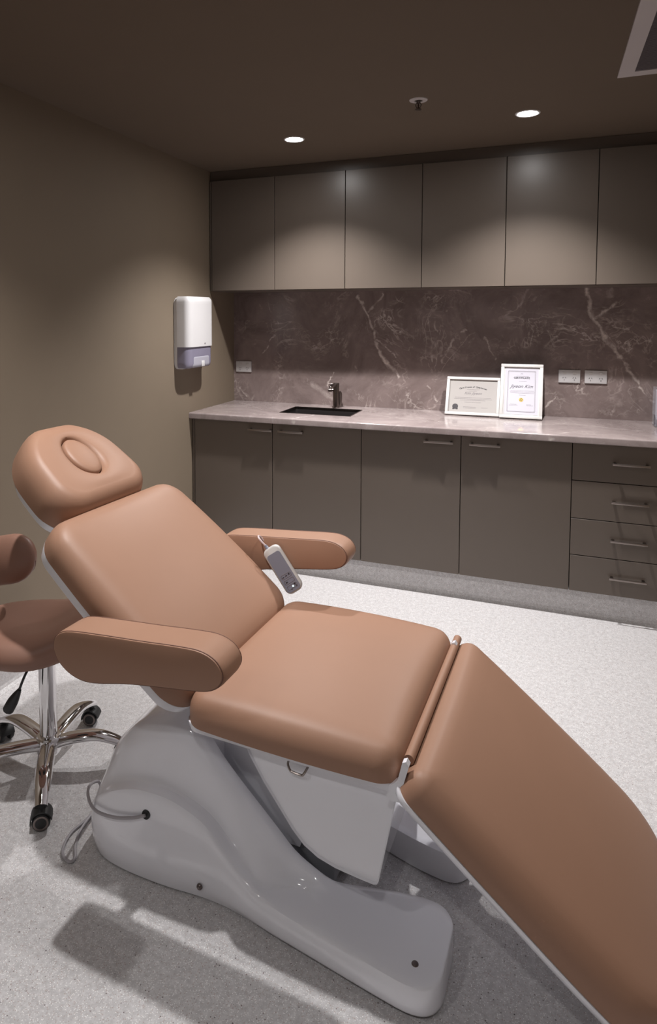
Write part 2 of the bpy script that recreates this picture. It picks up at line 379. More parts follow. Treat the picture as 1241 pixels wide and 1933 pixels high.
# tap
t = thing('mixer_tap', 'gunmetal mixer tap standing behind the black sink', 'tap', (.748, -.092, .9))
bm = bmesh.new(); lathe(bm, [(0, 0), (.026, 0), (.026, .004), (.0195, .006), (.0195, .150), (.0185, .153), (0, .153)]); obj('body', bm, M['gun'], t)
bm = bmesh.new(); tube(bm, [(.012, .012, .002), (.020, .014, .05), (.021, .012, .085), (.016, .008, .096)], lambda q: .016 - .004 * q, 14); obj('back_housing', bm, M['gun'], t)
bm = bmesh.new(); tube(bm, [(-.01, -.005, .112), (-.032, -.012, .108)], .008, 12, 2); lathe(bm, [(0, -.012), (.011, -.011), (.013, 0), (.011, .011), (0, .012)], (-.036, -.013, .108), (1, .2, 0)); obj('knob', bm, M['gun'], t)
bm = bmesh.new(); tube(bm, [(0, 0, .146), (-.022, -.006, .147), (-.045, -.012, .147)], .003, 10, 3); obj('lever', bm, M['gun'], t)
bm = bmesh.new(); tube(bm, [(0, -.01, .138), (0, -.06, .143), (0, -.11, .140), (0, -.118, .128)], .0095, 14, 5); obj('spout', bm, M['gun'], t)

# ------------------------------------------------------------------ wall cabinets
UD, UZ0, UZ1 = -.357, 1.627, 2.302
ux = [.004, .440, .876, 1.312, 1.748, 2.184, 2.620]
labs = ['taupe two-door wall cabinet next to the left wall, above the sink', 'taupe middle two-door wall cabinet', 'taupe two-door wall cabinet at the right end, above the two sockets']
for i in range(3):
    t = thing('wall_cabinet', labs[i], 'cabinet', (ux[2 * i], UD, UZ0), group=None)
    w = ux[2 * i + 2] - ux[2 * i]; wm = ux[2 * i + 1] - ux[2 * i]
    carcass(.001, w - .001, .02, .356, .002, UZ1 - UZ0, t)
    obj('underside', box(bmesh.new(), .001, w - .001, .019, .356, -.001, .003), M['cab'], t, False)
    front('door', t, .014 if i == 0 else 0, wm, 0, 0, UZ1 - UZ0); front('door', t, wm, w, 0, 0, UZ1 - UZ0)
    if i == 0: front('filler_strip', t, 0, .014, .004, 0, UZ1 - UZ0)
bm = box(bmesh.new(), .002, RIGHT - .002, UD + .022, -.001, UZ1 + .003, CEIL - .001)
o = struct('trim_2', bm, M['cab'])

# ------------------------------------------------------------------ ceiling fittings
def downlight(x, y, label, power, group=None):
    t = thing('downlight', label, 'ceiling light', (x, y, CEIL), 0, group)
    bm = bmesh.new(); lathe(bm, [(.043, -.0005), (.043, -.003), (.049, -.004), (.053, -.001), (.053, .0)], seg=40); obj('trim_ring', bm, M['white'], t)
    bm = bmesh.new(); lathe(bm, [(0, -.0022), (.043, -.0022), (.043, -.0005)], seg=40); obj('lens', bm, M['lens'], t)
    ld = bpy.data.lights.new('downlight_lamp', 'SPOT'); ld.energy = power; ld.color = LAMP_COLOR
    ld.spot_size = math.radians(114); ld.spot_blend = .85; ld.shadow_soft_size = .022
    lo = bpy.data.objects.new('lamp', ld); COL.objects.link(lo); lo.parent = t; lo.location = (0, .035 if y > -1 else 0, -.012)
    return t
for (x, y), power, lab in zip(DOWNLIGHTS, LAMP_POWER, ['round recessed downlight above the sink, left of the sprinkler', 'round recessed downlight right of the sprinkler, near the air grille',
        'round recessed downlight above the table headrest', 'round recessed downlight above the table seat', 'added unseen fill downlight left rear, above the floor before the stool', 'added unseen fill downlight beside the camera, right rear']):
    downlight(x, y, lab, power)
t = thing('fire_sprinkler', 'small pendent sprinkler with white ring in the brown ceiling', 'sprinkler', (1.445, -1.261, CEIL))
bm = bmesh.new(); lathe(bm, [(.016, -.002), (.018, -.005), (.036, -.003), (.038, 0)], seg=32); obj('escutcheon', bm, M['ventframe'], t)
bm = bmesh.new(); lathe(bm, [(.0, 0), (.008, 0), (.008, -.016), (.004, -.018), (.004, -.034), (0, -.034)], seg=16)
for s in (-1, 1): tube(bm, [(s * .006, 0, -.01), (s * .011, 0, -.022), (s * .003, 0, -.036)], .0018, 8, 4)
obj('frame_arms', bm, M['gun'], t)
bm = bmesh.new(); lathe(bm, [(0, -.036), (.013, -.037), (.013, -.039), (0, -.040)], seg=20); obj('deflector', bm, M['gun'], t)
VX0, VX1, VY1, VY0 = 2.180, 2.60, -1.262, -2.05
t = thing('air_grille', 'white framed rectangular air grille in the ceiling corner', 'air vent', ((VX0 + VX1) / 2, (VY0 + VY1) / 2, CEIL))
hx, hy = (VX1 - VX0) / 2, (VY1 - VY0) / 2
bm = bmesh.new(); fw = .052
for a in ((-hx, hx, -hy, -hy + fw), (-hx, hx, hy - fw, hy), (-hx, -hx + fw, -hy + fw, hy - fw), (hx - fw, hx, -hy + fw, hy - fw)): box(bm, *a, -.008, -.0003)
obj('frame', bm, M['ventframe'], t, False)
obj('backing', box(bmesh.new(), -hx + fw, hx - fw, -hy + fw, hy - fw, -.002, -.0004), M['ventmesh'], t, False)
bm = bmesh.new(); k = -hy + fw + .004
while k < hy - fw - .003: box(bm, -hx + fw, hx - fw, k, k + .0035, -.006, -.0022); k += .0095
obj('louvre', bm, M['inkg'], t, False)

# ------------------------------------------------------------------ paper towel dispenser on the left wall (local x out of wall)
t = thing('towel_dispenser', 'white paper towel dispenser with smoky window on the left wall', 'dispenser', (0, -.650, 1.168))
def rr3(dx, hy, hz, r, cz, n=8, m=4): return [Vector((dx, y, cz + z)) for y, z in rrect(hy, hz, r, n, m)]
W2, H0, H1 = .152, 0.0, .405
def shell(z0, z1, dx0, dx1, name, m, r=.045, taper=.018):
    hz, cz = (z1 - z0) / 2, (z0 + z1) / 2; R = []
    for q, d in ((0, .0), (.55, .0), (.80, .004), (.92, .012), (1, .026)): R.append(rr3(dx0 + (dx1 - dx0) * q, W2 - .006 - d, hz - d * .6, r, cz))
    return obj(name, rings_mesh(bmesh.new(), R), m, t)
shell(.0, .41, 0.001, .055, 'back_plate', M['white'], .04)
# cover: upper part, wide front with rounded vertical edges
def cover(z0, z1, name, m, d0, dmax, rtop, rbot, inset=0):
    prof = []; hw = W2 - inset
    for k in range(0, 7):
        a = PI / 2 * k / 6; prof.append((-hw + .04 * (1 - math.sin(a)) if False else -hw + .045 * (1 - math.cos(a)), d0 + (dmax - d0) * (.55 + .45 * math.sin(a))))
    pr = [(-hw, d0)] + prof + [(-y, x) for y, x in prof[::-1]] + [(hw, d0)]
    R = []; nz = 18
    for k in range(nz + 1):
        z = z0 + (z1 - z0) * k / nz; s = 1; dd = 0
        if rtop and z > z1 - rtop: q = (z - (z1 - rtop)) / rtop; dd = rtop * .5 * (1 - math.sqrt(max(0, 1 - q * q)))
        if rbot and z < z0 + rbot: q = ((z0 + rbot) - z) / rbot; dd = rbot * .5 * (1 - math.sqrt(max(0, 1 - q * q)))
        R.append([Vector((max(x - dd, d0), max(-hw + dd, min(hw - dd, y)), z)) for y, x in pr])
    return obj(name, rings_mesh(bmesh.new(), R), m, t)
cover(.128, .415, 'cover', M['white'], .022, .105, .03, 0)
cover(.006, .1275, 'window', M['window'], .022, .098, 0, .03, .004)
cover(.010, .075, 'towel_stack', M['towel'], .06, .0995, .012, .02, .03)
obj('emblem', box(bmesh.new(), .1035, .1055, .026, .038, .139, .149, .001), M['inkg'], t, False)
obj('tear_tab', box(bmesh.new(), .098, .104, -.005, .03, .012, .045, .002), M['white'], t)

# ------------------------------------------------------------------ sockets
def socket(x, z, label, group):
    t = thing('wall_socket', label, 'power outlet', (x, 0, z), 0, group)
    obj('plate', box(bmesh.new(), -.056, .056, -.009, -.0002, -.036, .036, .002), M['white'], t)
    for s in (-1, 1):
        obj('switch', box(bmesh.new(), s * .026 - .009, s * .026 + .009, -.0115, -.008, .014, .026, .001), M['frame'], t)
        bm = bmesh.new()
        for dx, a in ((-.0065, .5), (.0065, -.5)):
            c = bmesh.new(); box(c, -.0012, .0012, -.0102, -.0085, -.004, .004); bmesh.ops.rotate(c, verts=c.verts, cent=(0, 0, 0), matrix=Matrix.Rotation(a, 3, 'Y')); merge(bm, c, 0, Matrix.Translation((s * .026 + dx, 0, -.008)))
        box(bm, s * .026 - .0012, s * .026 + .0012, -.0102, -.0085, -.024, -.016)
        obj('pin_holes', bm, M['ink'], t, False)
socket(.075, 1.132, 'white double power socket left of the sink, near the corner', 'double power sockets')
socket(2.084, 1.132, 'white double power socket directly right of the framed certificates', 'double power sockets')
socket(2.218, 1.132, 'white double power socket, rightmost of the three on the splashback', 'double power sockets')

# ------------------------------------------------------------------ framed certificates (local x right, y up the frame, z towards viewer)
def cert(x0, w, h, yb, yt, label, build, m_paper, fw=.018, mount=.0):
    ang = math.acos(min(1, (yt - yb) / h)); e = thing('framed_certificate', label, 'picture frame', (x0, yb, .9012)); 
    e.rotation_euler = (ang, 0, 0)
    bm = bmesh.new()
    for a in ((0, w, 0, fw), (0, w, h - fw, h), (0, fw, fw, h - fw), (w - fw, w, fw, h - fw)): box(bm, *a, 0, .016, .0015)
    obj('frame', bm, M['frame'], e)
    obj('backing', box(bmesh.new(), fw * .6, w - fw * .6, fw * .6, h - fw * .6, .001, .004), M['frame'], e, False)
    p = obj('paper', box(bmesh.new(), fw + mount, w - fw - mount, fw + mount, h - fw - mount, .0041, .005), m_paper, e, False)
    build(e, w, h)
def T(e, s, size, x, y, m='ink', shear=0, name='lettering', bold=0):
    bm = textmesh(s, size, shear, bold=bold); bmesh.ops.translate(bm, verts=bm.verts, vec=(x, y, .0054)); return obj(name, bm, M[m], e, False)
def lines(e, rows, m='inkg'):
    for x0, x1, y in rows:
        bm = bmesh.new(); box(bm, x0, x1, y + .0003, y + .0006, .00505, .0052); x = x0
        while x < x1:
            l = random.uniform(.003, .010); box(bm, x, min(x + l, x1), y, y + .0012, .0051, .0055); x += l + .0012
        obj('small_print', bm, M[m], e, False)
def c1(e, w, h):
    s = 'Certificate of Completion'; bm = bmesh.new(); n_ = len(s); Rr = .22; cy = h - .062 - Rr
    for i, ch in enumerate(s):
        if ch == ' ': continue
        a = (i - (n_ - 1) / 2) * .0275; c = textmesh(ch, .0135, .15, bold=.0003)
        merge(bm, c, 0, Matrix.Translation((w / 2 + Rr * math.sin(a), cy + Rr * math.cos(a), .0054)) @ Matrix.Rotation(-a, 4, 'Z'))
    obj('lettering', bm, M['ink'], e, False)
    T(e, 'Kim Jiyeon', .022, w / 2, h - .104, 'inkg', .45)
    lines(e, [(.115, .185, h - .075), (.125, .17, h - .084), (.05, .25, h - .125), (.045, .255, h - .133), (.08, .22, h - .141), (.105, .195, h - .153), (.10, .17, h - .181), (.10, .17, h - .188), (.20, .235, h - .184)])
    bm = bmesh.new(); lathe(bm, [(0, .0005), (.013, .0005), (.0145, .0001)], (.055, .052, .0052), seg=20)
    for k in range(20): a = 2 * PI * k / 20; lathe(bm, [(0, .0005), (.0025, .0003)], (.055 + .0145 * math.cos(a), .052 + .0145 * math.sin(a), .0052), seg=6)
    box(bm, .040, .050, .034, .042, .0051, .0055); box(bm, .060, .070, .034, .042, .0051, .0055)
    obj('seal', bm, M['ink'], e, False)
def c2(e, w, h):
    bm = bmesh.new(); i, j = .038, .0395
    for (a, b_) in ((i, .0016), (i + .004, .0008)):
        R = [[Vector((w / 2 + x, h / 2 + y, z)) for x, y in rrect(w / 2 - a + (b_ if k in (1, 2) else 0) * -1, h / 2 - a + (b_ if k in (1, 2) else 0) * -1, .006, 3, 2)] for k, z in ((0, .0055), (1, .0055))]
        rings_mesh(bm, R, False, False)
    obj('border', bm, M['inkg'], e, False)
    T(e, 'CERTIFICATE', .0145, w / 2, h - .084, 'ink', 0, bold=.0005)
    T(e, 'Jiyeon Kim', .027, w / 2, h - .138, 'ink', .45)
    lines(e, [(.085, .15, h - .070), (.098, .138, h - .101), (.055, .18, h - .156), (.052, .183, h - .163), (.055, .18, h - .170), (.10, .135, h - .182), (.055, .09, h - .236), (.050, .095, h - .242), (.14, .165, h - .236), (.14, .175, h - .242)])
    bm = bmesh.new(); lathe(bm, [(0, .0006), (.011, .0006), (.012, .0001)], (w / 2, h - .208, .0052), seg=24); obj('seal', bm, M['gold'], e, False)
    bm = bmesh.new()
    for k in range(5): a = 2 * PI * k / 5; lathe(bm, [(0, .001), (.0028, .0008)], (w / 2 + .006 * math.cos(a), h - .208 + .006 * math.sin(a), .0054), seg=8)
    obj('seal_pattern', bm, M['ink'], e, False); bm = bmesh.new()
    tube(bm, [(w / 2 - .006, h - .057, .0055), (w / 2, h - .054, .0055), (w / 2 + .006, h - .057, .0055)], .0008, 5, 3)
    obj('emblem', bm, M['ink'], e, False)
cert(1.424, .298, .232, -.158, -.055, 'landscape certificate in white frame leaning on the splashback, behind the portrait one', c1, M['paper'], .016)
cert(1.724, .224, .318, -.180, -.052, 'portrait certificate in white frame with small gold seal, leaning on the splashback', c2, M['paper2'], .018, .006)

# ------------------------------------------------------------------ acrylic leaflet stand at the right end
t = thing('leaflet_stand', 'clear acrylic leaflet stand with white cards at the bench right end', 'leaflet holder', (2.485, -.13, .9012))
bm = bmesh.new(); box(bm, 0, .12, -.08, .02, 0, .004, .001); box(bm, 0, .12, .012, .016, .004, .20, .001); box(bm, 0, .12, -.05, -.046, .004, .06, .001); box(bm, 0, .003, -.05, .012, .004, .06)
obj('holder', bm, M['acrylic'], t, False)
obj('leaflets', box(bmesh.new(), .012, .112, -.03, .008, .005, .185), M['paper2'], t, False)
# metal floor strip in front of the drawers
tag(obj('floor_strip', box(bmesh.new(), 2.30, 2.50, -.575, -.562, .0005, .0035, .001), M['steel'], None), 'short thin metal strip on the floor below the drawers', 'floor strip')

# ------------------------------------------------------------------ treatment table
TH = math.radians(-3); TO = Vector((1.71, -2.462, 0))
tb = thing('treatment_table', 'tan upholstered reclining treatment table on a glossy white base', 'treatment table', TO, TH)
EX, EY, EZ = Vector((1, 0, 0)), Vector((0, 1, 0)), Vector((0, 0, 1))
def udir(dx, dz): l = math.hypot(dx, dz); return Vector((dx / l, 0, dz / l))
# seat
SL, SW = .268, .320
def seat_shape(x, y): return x, y * (1 + .03 * (1 - (x / SL) ** 2))
bm = pad(SL, SW, .098, .056, .027, .050, seat_shape); place(bm, Vector((-.268, 0, .488)), EX, EY, EZ); obj('seat_cushion', bm, M['leather'], tb)
# backrest
ub = udir(-.79, .613); wb = Vector((-ub.z * -1, 0, 0)); nb = Vector((ub.z, 0, -ub.x)); BL = .302
def back_shape(x, y):
    q = (x + BL) / (2 * BL); return x, y * (1 - .05 * q ** 2 + .02 * math.sin(PI * q))
bm = pad(BL, .315, .10, .085, .026, .055, back_shape)
PB = Vector((-.545, 0, .492)); place(bm, PB + ub * BL, ub, -EY, nb) ; back = obj('backrest_cushion', bm, M['leather'], tb)
# headrest with face hole
HL, HW, HT = .168, .212, .114
def head_shape(x, y):
    q = (x + HL) / (2 * HL); return x + .010 * (1 - (y / HW) ** 2) * q, y * (1 - .05 * q - .22 * q ** 3)
def head():
    prof = [(.012, 0), (.004, .1), (0, .25), (0, .42), (.05, .60), (.16, .76), (.32, .88), (.55, .96)]
    rs = []
    def shp(x, y): return head_shape(x, y)
    T_ = HT; cx = .012
    for d, h in prof:
        d *= .07; rs.append([Vector((*shp(x, y), h * T_)) for x, y in rrect(HL - d, HW - d, [.145 - d, .10 - d, .10 - d, .145 - d], 10, 8)])
    inner = []
    outer = [shp(x, y) for x, y in rrect(HL - .045, HW - .045, [.105, .075, .075, .105], 10, 8)]
    for i, (x, y) in enumerate(outer):
        a = math.atan2(y / .055, (x - cx) / .078); inner.append((cx + .078 * math.cos(a), .055 * math.sin(a)))
    K = 12
    for k in range(K + 1):
        q = k / K; pts = []
        for (ox_, oy), (ix, iy) in zip(outer, inner):
            z = T_ * (.965 + .045 * math.sin(PI * min(1, q * 1.0)) - .02 * q) - (.016 * max(0, (q - .86) / .14) ** 1.5)
            pts.append(Vector((ox_ + (ix - ox_) * q, oy + (iy - oy) * q, z)))
        rs.append(pts)
    rs.append([Vector((x, y, T_ - .05)) for x, y in inner])
    return rings_mesh(bmesh.new(), rs), inner, cx
bm, inner, hcx = head(); uh = udir(-.80, .60); nh = Vector((uh.z, 0, -uh.x)); PH = Vector((-1.022, 0, .842))
place(bm, PH + uh * HL, uh, -EY, nh); hd = obj('headrest_cushion', bm, M['leather'], tb)
R = []
for s, z in ((.985, HT - .045), (.985, HT - .016), (.96, HT - .009), (.90, HT - .005), (.7, HT - .002), (.4, HT), (.1, HT + .0005)): R.append([Vector((hcx + (x - hcx) * s, y * s, z)) for x, y in inner])
bm = rings_mesh(bmesh.new(), R); place(bm, PH + uh * HL, uh, -EY, nh); obj('face_hole_plug', bm, M['leather'], hd)
# leg rest
ul = udir(.775, -.632); nl = Vector((-ul.z, 0, ul.x)); LL = .335
def leg_shape(x, y):
    q = (x + LL) / (2 * LL)
    return x, y * (1 - .03 * q ** 2 - (.05 * ((q - .6) / .4) ** 2 if q > .6 else 0))
bm = pad(LL, .332, .095, (.15, .040, .040, .15), .024, .050, leg_shape)
def sq(v):   # tighter corners at the knee end
    return v
PL = Vector((-.006, 0, .492)); place(bm, PL + ul * LL, ul, EY, nl); obj('leg_cushion', bm, M['leather'], tb)
# hinge bolster
bm = bmesh.new(); tube(bm, [(.010, -.28, .530), (.010, .0, .530), (.010, .315, .530)], .0115, 14, 4); obj('hinge_bolster', bm, M['leather'], tb)
# white shells
def shellmesh(hl, hw, T_, rc, shape=None, inset=.012):
    R = []
    for d, z in ((.05, -T_), (.02, -T_ + .003), (.006, -T_ + .012), (0, -.004), (0, 0), (.02, .002)):
        R.append([Vector((*(shape(x, y) if shape else (x, y)), z)) for x, y in rrect(hl - inset - d, hw - inset - d, [max(.02, q_ - d) for q_ in (rc if isinstance(rc, (list, tuple)) else [rc] * 4)], 10, 8)])
    return rings_mesh(bmesh.new(), R)
bm = shellmesh(SL + .012, SW, .034, .035, None, .010); place(bm, Vector((-.268, 0, .487)), EX, EY, EZ); obj('seat_tray', bm, M['abs'], tb)
bm = shellmesh(BL, .315, .040, .08, back_shape, .002); place(bm, PB + ub * BL - nb * .001, ub, -EY, nb); obj('backrest_shell', bm, M['abs'], tb)
bm = shellmesh(HL - .016, HW - .006, .036, (.13, .085, .085, .13), head_shape, .0); place(bm, PH + uh * (HL - .014) - nh * .001, uh, -EY, nh); obj('headrest_shell', bm, M['abs'], tb)
bm = shellmesh(LL, .332, .028, (.145, .035, .035, .145), leg_shape, -.001); place(bm, PL + ul * LL - nl * .001, ul, EY, nl); obj('leg_shell', bm, M['abs'], tb)
# headrest stem
for s in (-1, 1): obj('headrest_rod', tube(bmesh.new(), [PB + ub * .5 + EY * s * .06 - nb * .02, PH + uh * .1 + EY * s * .06 - nh * .012], .008, 10, 2), M['chrome'], tb)
# seat support box (profile in a,z extruded over b, with tapered lower part)
def boxprof():
    top = .456
    return [(-.012, top), (-.385, top), (-.372, .430), (-.335, .375), (-.295, .325), (-.262, .283), (-.232, .254), (-.198, .236), (-.155, .226), (-.10, .2215), (-.066, .220), (-.058, .223), (-.054, .232)]
R = []
for b_, s in ((-.262, .985), (-.268, 1), (-.262 - .008, 1), (.262, 1), (.268, 1)): pass
pf = boxprof(); bm = bmesh.new(); R = []
for b_, d in ((-.272, .006), (-.278, 0.0), (.238, 0.0), (.232, .006)):
    cx_, cz_ = -.2, .36; R.append([Vector((x + (cx_ - x) * d * 3, b_ - (0.0 if z > .4 else 0), z + (cz_ - z) * d * 3)) for x, z in pf])
rings_mesh(bm, R); obj('seat_support', bm, M['abs'], tb)
# D ring on the support box
bm = bmesh.new(); yy = -.286
tube(bm, [(-.270, -.277, .448), (-.269, yy, .444), (-.264, yy - .002, .434), (-.257, yy - .002, .4295), (-.235, yy - .002, .428), (-.229, yy - .002, .432), (-.224, yy, .441), (-.222, -.277, .446)], .0028, 8, 4); obj('pull_ring', bm, M['steel'], tb)
# hinge bracket
for s in (-1, 1):
    pr = [(-.03, .452), (.0, .455), (.008, .50), (.018, .538), (.012, .547), (.004, .543), (-.006, .50), (-.024, .485)]
    bm = rings_mesh(bmesh.new(), [[Vector((x, (-.306 if s < 0 else .262) + o_, z)) for x, z in pr] for o_ in (-.008, .008)])
    obj('hinge_bracket', bm, M['abs'], tb)
# column / inner lift cover between the flanks
bm = bmesh.new()
pr = [(-.56, .44), (-.40, .452), (-.16, .452), (-.20, .36), (-.26, .25), (-.31, .10), (-.62, .10), (-.64, .30)]
rings_mesh(bm, [[Vector((x, y, z)) for x, z in pr] for y in (-.115, .075)]); obj('lift_cover', bm, M['abs'], tb)
bm = bmesh.new(); box(bm, -.60, -.22, -.10, .04, .012, .11, .01); box(bm, -.26, -.20, -.05, .05, .02, .2, .01); obj('lift_frame', bm, M['absin'], tb)

# base: sections at stations a; offsets are measured outwards from the centre line BC
BC = -.03
#      a     bo    zs    bs    zt_b  zt    bm_   zm    bc    zc
ST = [(-.922, .060, .050, .050, .042, .070, .036, .082, .028, .095),
      (-.916, .135, .080, .123, .110, .105, .088, .125, .060, .145),
      (-.898, .190, .112, .176, .157, .138, .124, .165, .085, .190),
      (-.868, .226, .150, .213, .190, .172, .152, .210, .110, .240),
      (-.824, .248, .192, .234, .211, .210, .176, .265, .130, .300),
      (-.760, .257, .230, .242, .220, .246, .190, .325, .140, .362),
      (-.690, .258, .252, .243, .222, .266, .196, .366, .144, .404),
      (-.610, .254, .252, .239, .217, .264, .194, .382, .150, .418),
      (-.550, .247, .232, .231, .210, .244, .188, .352, .152, .385),
      (-.500, .243, .206, .227, .206, .216, .184, .300, .152, .328),
      (-.450, .243, .158, .228, .205, .170, .184, .244, .151, .278),
      (-.400, .248, .116, .234, .216, .126, .186, .190, .150, .232),
      (-.350, .256, .092, .245, .228, .094, .186, .142, .150, .187),
      (-.300, .264, .086, .253, .208, .087, .178, .111, .150, .142),
      (-.250, .271, .085, .260, .192, .086, .170, .097, .150, .116),
      (-.200, .278, .084, .267, .232, .087, .180, .090, .144, .093),
      (-.150, .285, .083, .274, .238, .085, .175, .086, .128, .086),
      (-.100, .292, .082, .281, .242, .084, .170, .084, .112, .084),
      (-.040, .300, .081, .289, .245, .083, .165, .083, .097, .083),
      (.020, .306, .080, .294, .250, .082, .165, .082, .088, .082),
      (.055, .300, .079, .286, .248, .081, .165, .081, .092, .081),
      (.075, .285, .078, .270, .240, .080, .165, .080, .108, .080),
      (.086, .262, .076, .250, .225, .078, .170, .079, .128, .079),
      (.0885, .240, .070, .235, .215, .074, .180, .076, .150, .075)]
STS = cr([tuple(s) for s in ST], 1) if False else None
def interp(ST, n):
    out = []
    for i in range(len(ST) - 1):
        p0, p1, p2, p3 = ST[max(i - 1, 0)], ST[i], ST[i + 1], ST[min(i + 2, len(ST) - 1)]
        for k in range(n):
            t_ = k / n; out.append(tuple(.5 * ((2 * b) + (c - a) * t_ + (2 * a - 5 * b + 4 * c - d) * t_ ** 2 + (3 * b - a - 3 * c + d) * t_ ** 3) for a, b, c, d in zip(p0, p1, p2, p3)))
    out.append(ST[-1]); return out
SS = interp(ST, 3)
def outer_pts(s):
    a, bo, zs, bs, zb_, zt, bmm, zm, bc, zc = s
    if -.83 < a < -.44: zt -= .010
    key = [(bo - .012, .004, 0), (bo, zs * .25, 0), (bo + .004, zs * .6, 0), (bo + .001, max(zs - .012, zs * .8), 0), ((bs if a < -.42 else bo - .008), zs, 0), (zb_, zt, 0), ((zb_ * .55 + bmm * .45), (zt * .6 + zm * .4), 0), (bmm, zm, 0), ((bmm + bc) / 2, zm + (zc - zm) * .82, 0), (bc, zc, 0)]
    return [(p.x, max(p.y, .004)) for p in cr(key, 3)]
SLOT = -.54
bm = bmesh.new()
def sheet(rings, closed=False):
    R_ = [[bm.verts.new(p) for p in r] for r in rings]; K = len(R_[0])
    for a_, b_ in zip(R_, R_[1:]):
        for k in range(K if closed else K - 1):
            try: bm.faces.new((a_[k], a_[(k + 1) % K], b_[(k + 1) % K], b_[k]))
            except ValueError: pass
    return R_
hull = [s for s in SS if s[0] <= SLOT + .012]; flank = [s for s in SS if s[0] >= hull[-1][0] - 1e-9]
rings = []
for s in hull:
    op = outer_pts(s); bc, zc = op[-1]; near = [Vector((s[0], BC - b_, z)) for b_, z in op]; far = [Vector((s[0], BC + b_, z)) for b_, z in op[::-1]]
    mid = [Vector((s[0], BC + (-bc + 2 * bc * k / 6), zc + .010 * math.sin(PI * k / 6))) for k in range(1, 6)]
    rings.append(near + mid + far)
hr = sheet(rings); bm.faces.new(hr[0])
e = rings[-1]; n_op = len(outer_pts(hull[-1]))
inner_cap = e[n_op - 1:len(e) - n_op + 1]; bm.faces.new([bm.verts.new(p) for p in inner_cap + [Vector((inner_cap[-1].x, inner_cap[-1].y, .004)), Vector((inner_cap[0].x, inner_cap[0].y, .004))]])
for sgn in (-1, 1):
    rings = []
    for s in flank:
        op = outer_pts(s); bc, zc = op[-1]; bi = bc - .014
        pts = [(b_, z) for b_, z in op] + [(bc - .009, zc - .003), (bi, zc - .014), (bi, zc * .5), (bi + .004, .004)]
        rings.append([Vector((s[0], BC + sgn * b_, z)) for b_, z in pts])
    rr = sheet(rings, True); bm.faces.new(rr[-1])
bmesh.ops.remove_doubles(bm, verts=bm.verts, dist=.0004)
base = obj('base', bm, M['abs'], tb)
def sub(o):  # gentle smoothing of the moulded base
    md = o.modifiers.new('sub', 'SUBSURF'); md.levels = 1; md.render_levels = 1
# base fasteners and cable entry
def screw(a, b, z, ax):
    bm = bmesh.new(); lathe(bm, [(0, .0005), (.0035, .001), (.006, .0025), (.0075, .001), (.008, -.003)], (a, b, z), ax, 16); return obj('screw', bm, M['gun'], base)
screw(.03, -.285, .082, (0, 0, 1)); screw(-.515, -.2785, .045, (0, -1, 0))
bm = bmesh.new(); lathe(bm, [(0, .001), (.0085, .001), (.0115, .002), (.012, -.002)], (-.664, -.2925, .197), (0, -1, .12), 20); obj('cable_port', bm, M['black'], base)
# armrests: side profile with a rounded front, extruded across b
def armrest(side):
    pr = []
    L_ = .475
    top = [(-.012, .056), (-.007, .080), (.012, .098), (.05, .107), (.15, .108), (.25, .107), (.36, .107), (.415, .103), (.450, .087), (.466, .062), (.462, .038), (.440, .019), (.40, .010), (.30, .004), (.20, -.003), (.12, -.014), (.07, -.014), (.03, .000), (.000, .026)]
    pts = cr([(x, z, 0) for x, z in top + [top[0]]], 4)[:-1]
    cx_, cz_ = .23, .075; rings = []
    for b_, s in ((-.047, .86), (-.046, .93), (-.042, .965), (-.036, .99), (-.028, 1), (.028, 1), (.036, .99), (.042, .965), (.046, .93), (.047, .86)):
        dx, dz = (1 - s) * .07 / .46 * 2, (1 - s) * .9
        rings.append([Vector((cx_ + (p.x - cx_) * (1 - dx * 1.2), b_, cz_ + (p.y - cz_) * (1 - dz))) for p in pts])
    bm = rings_mesh(bmesh.new(), rings)
    tilt = udir(.4, .035); n_ = Vector((-tilt.z, 0, tilt.x)); O_ = Vector((-.812 + (.012 if side > 0 else 0), side * .392, .612)); place(bm, O_, tilt, EY, n_)
    o = obj('armrest', bm, M['leather'], tb)
    for face in (-1, 1):
        sp = [O_ + tilt * (cx_ + (p.x - cx_) * .985) + EY * (face * .0425) + n_ * (cz_ + (p.y - cz_) * .962) for p in pts]
        bm = bmesh.new(); tube(bm, sp + [sp[0]], .0015, 6, 1, False); obj('piping', bm, M['seam'], o)
    bm = bmesh.new(); p0 = O_ + tilt * .07 + n_ * .025; p0.y = side * .345; p1 = Vector((p0.x + .015, side * .27, p0.z - .02))
    tube(bm, [p0, (p0 + p1) / 2, p1], .014, 12, 3); obj('armrest_bracket', bm, M['absin'], o)
armrest(-1); armrest(1)
# grey power cable out of the port, round the head end and coiled on the floor
cb = bmesh.new()
tube(cb, [(-.664, -.296, .197), (-.70, -.300, .182), (-.76, -.302, .165), (-.83, -.292, .155), (-.885, -.255, .152), (-.925, -.20, .135), (-.945, -.14, .10), (-.955, -.12, .05), (-.958, -.14, .010), (-.95, -.21, .0045), (-.925, -.265, .0045), (-.895, -.30, .0045),
          (-.90, -.318, .0045), (-.94, -.30, .0045), (-.965, -.24, .0045), (-.96, -.17, .0045), (-.97, -.05, .0045)], .0042, 8, 8)
obj('power_cable', cb, M['cable'], tb)

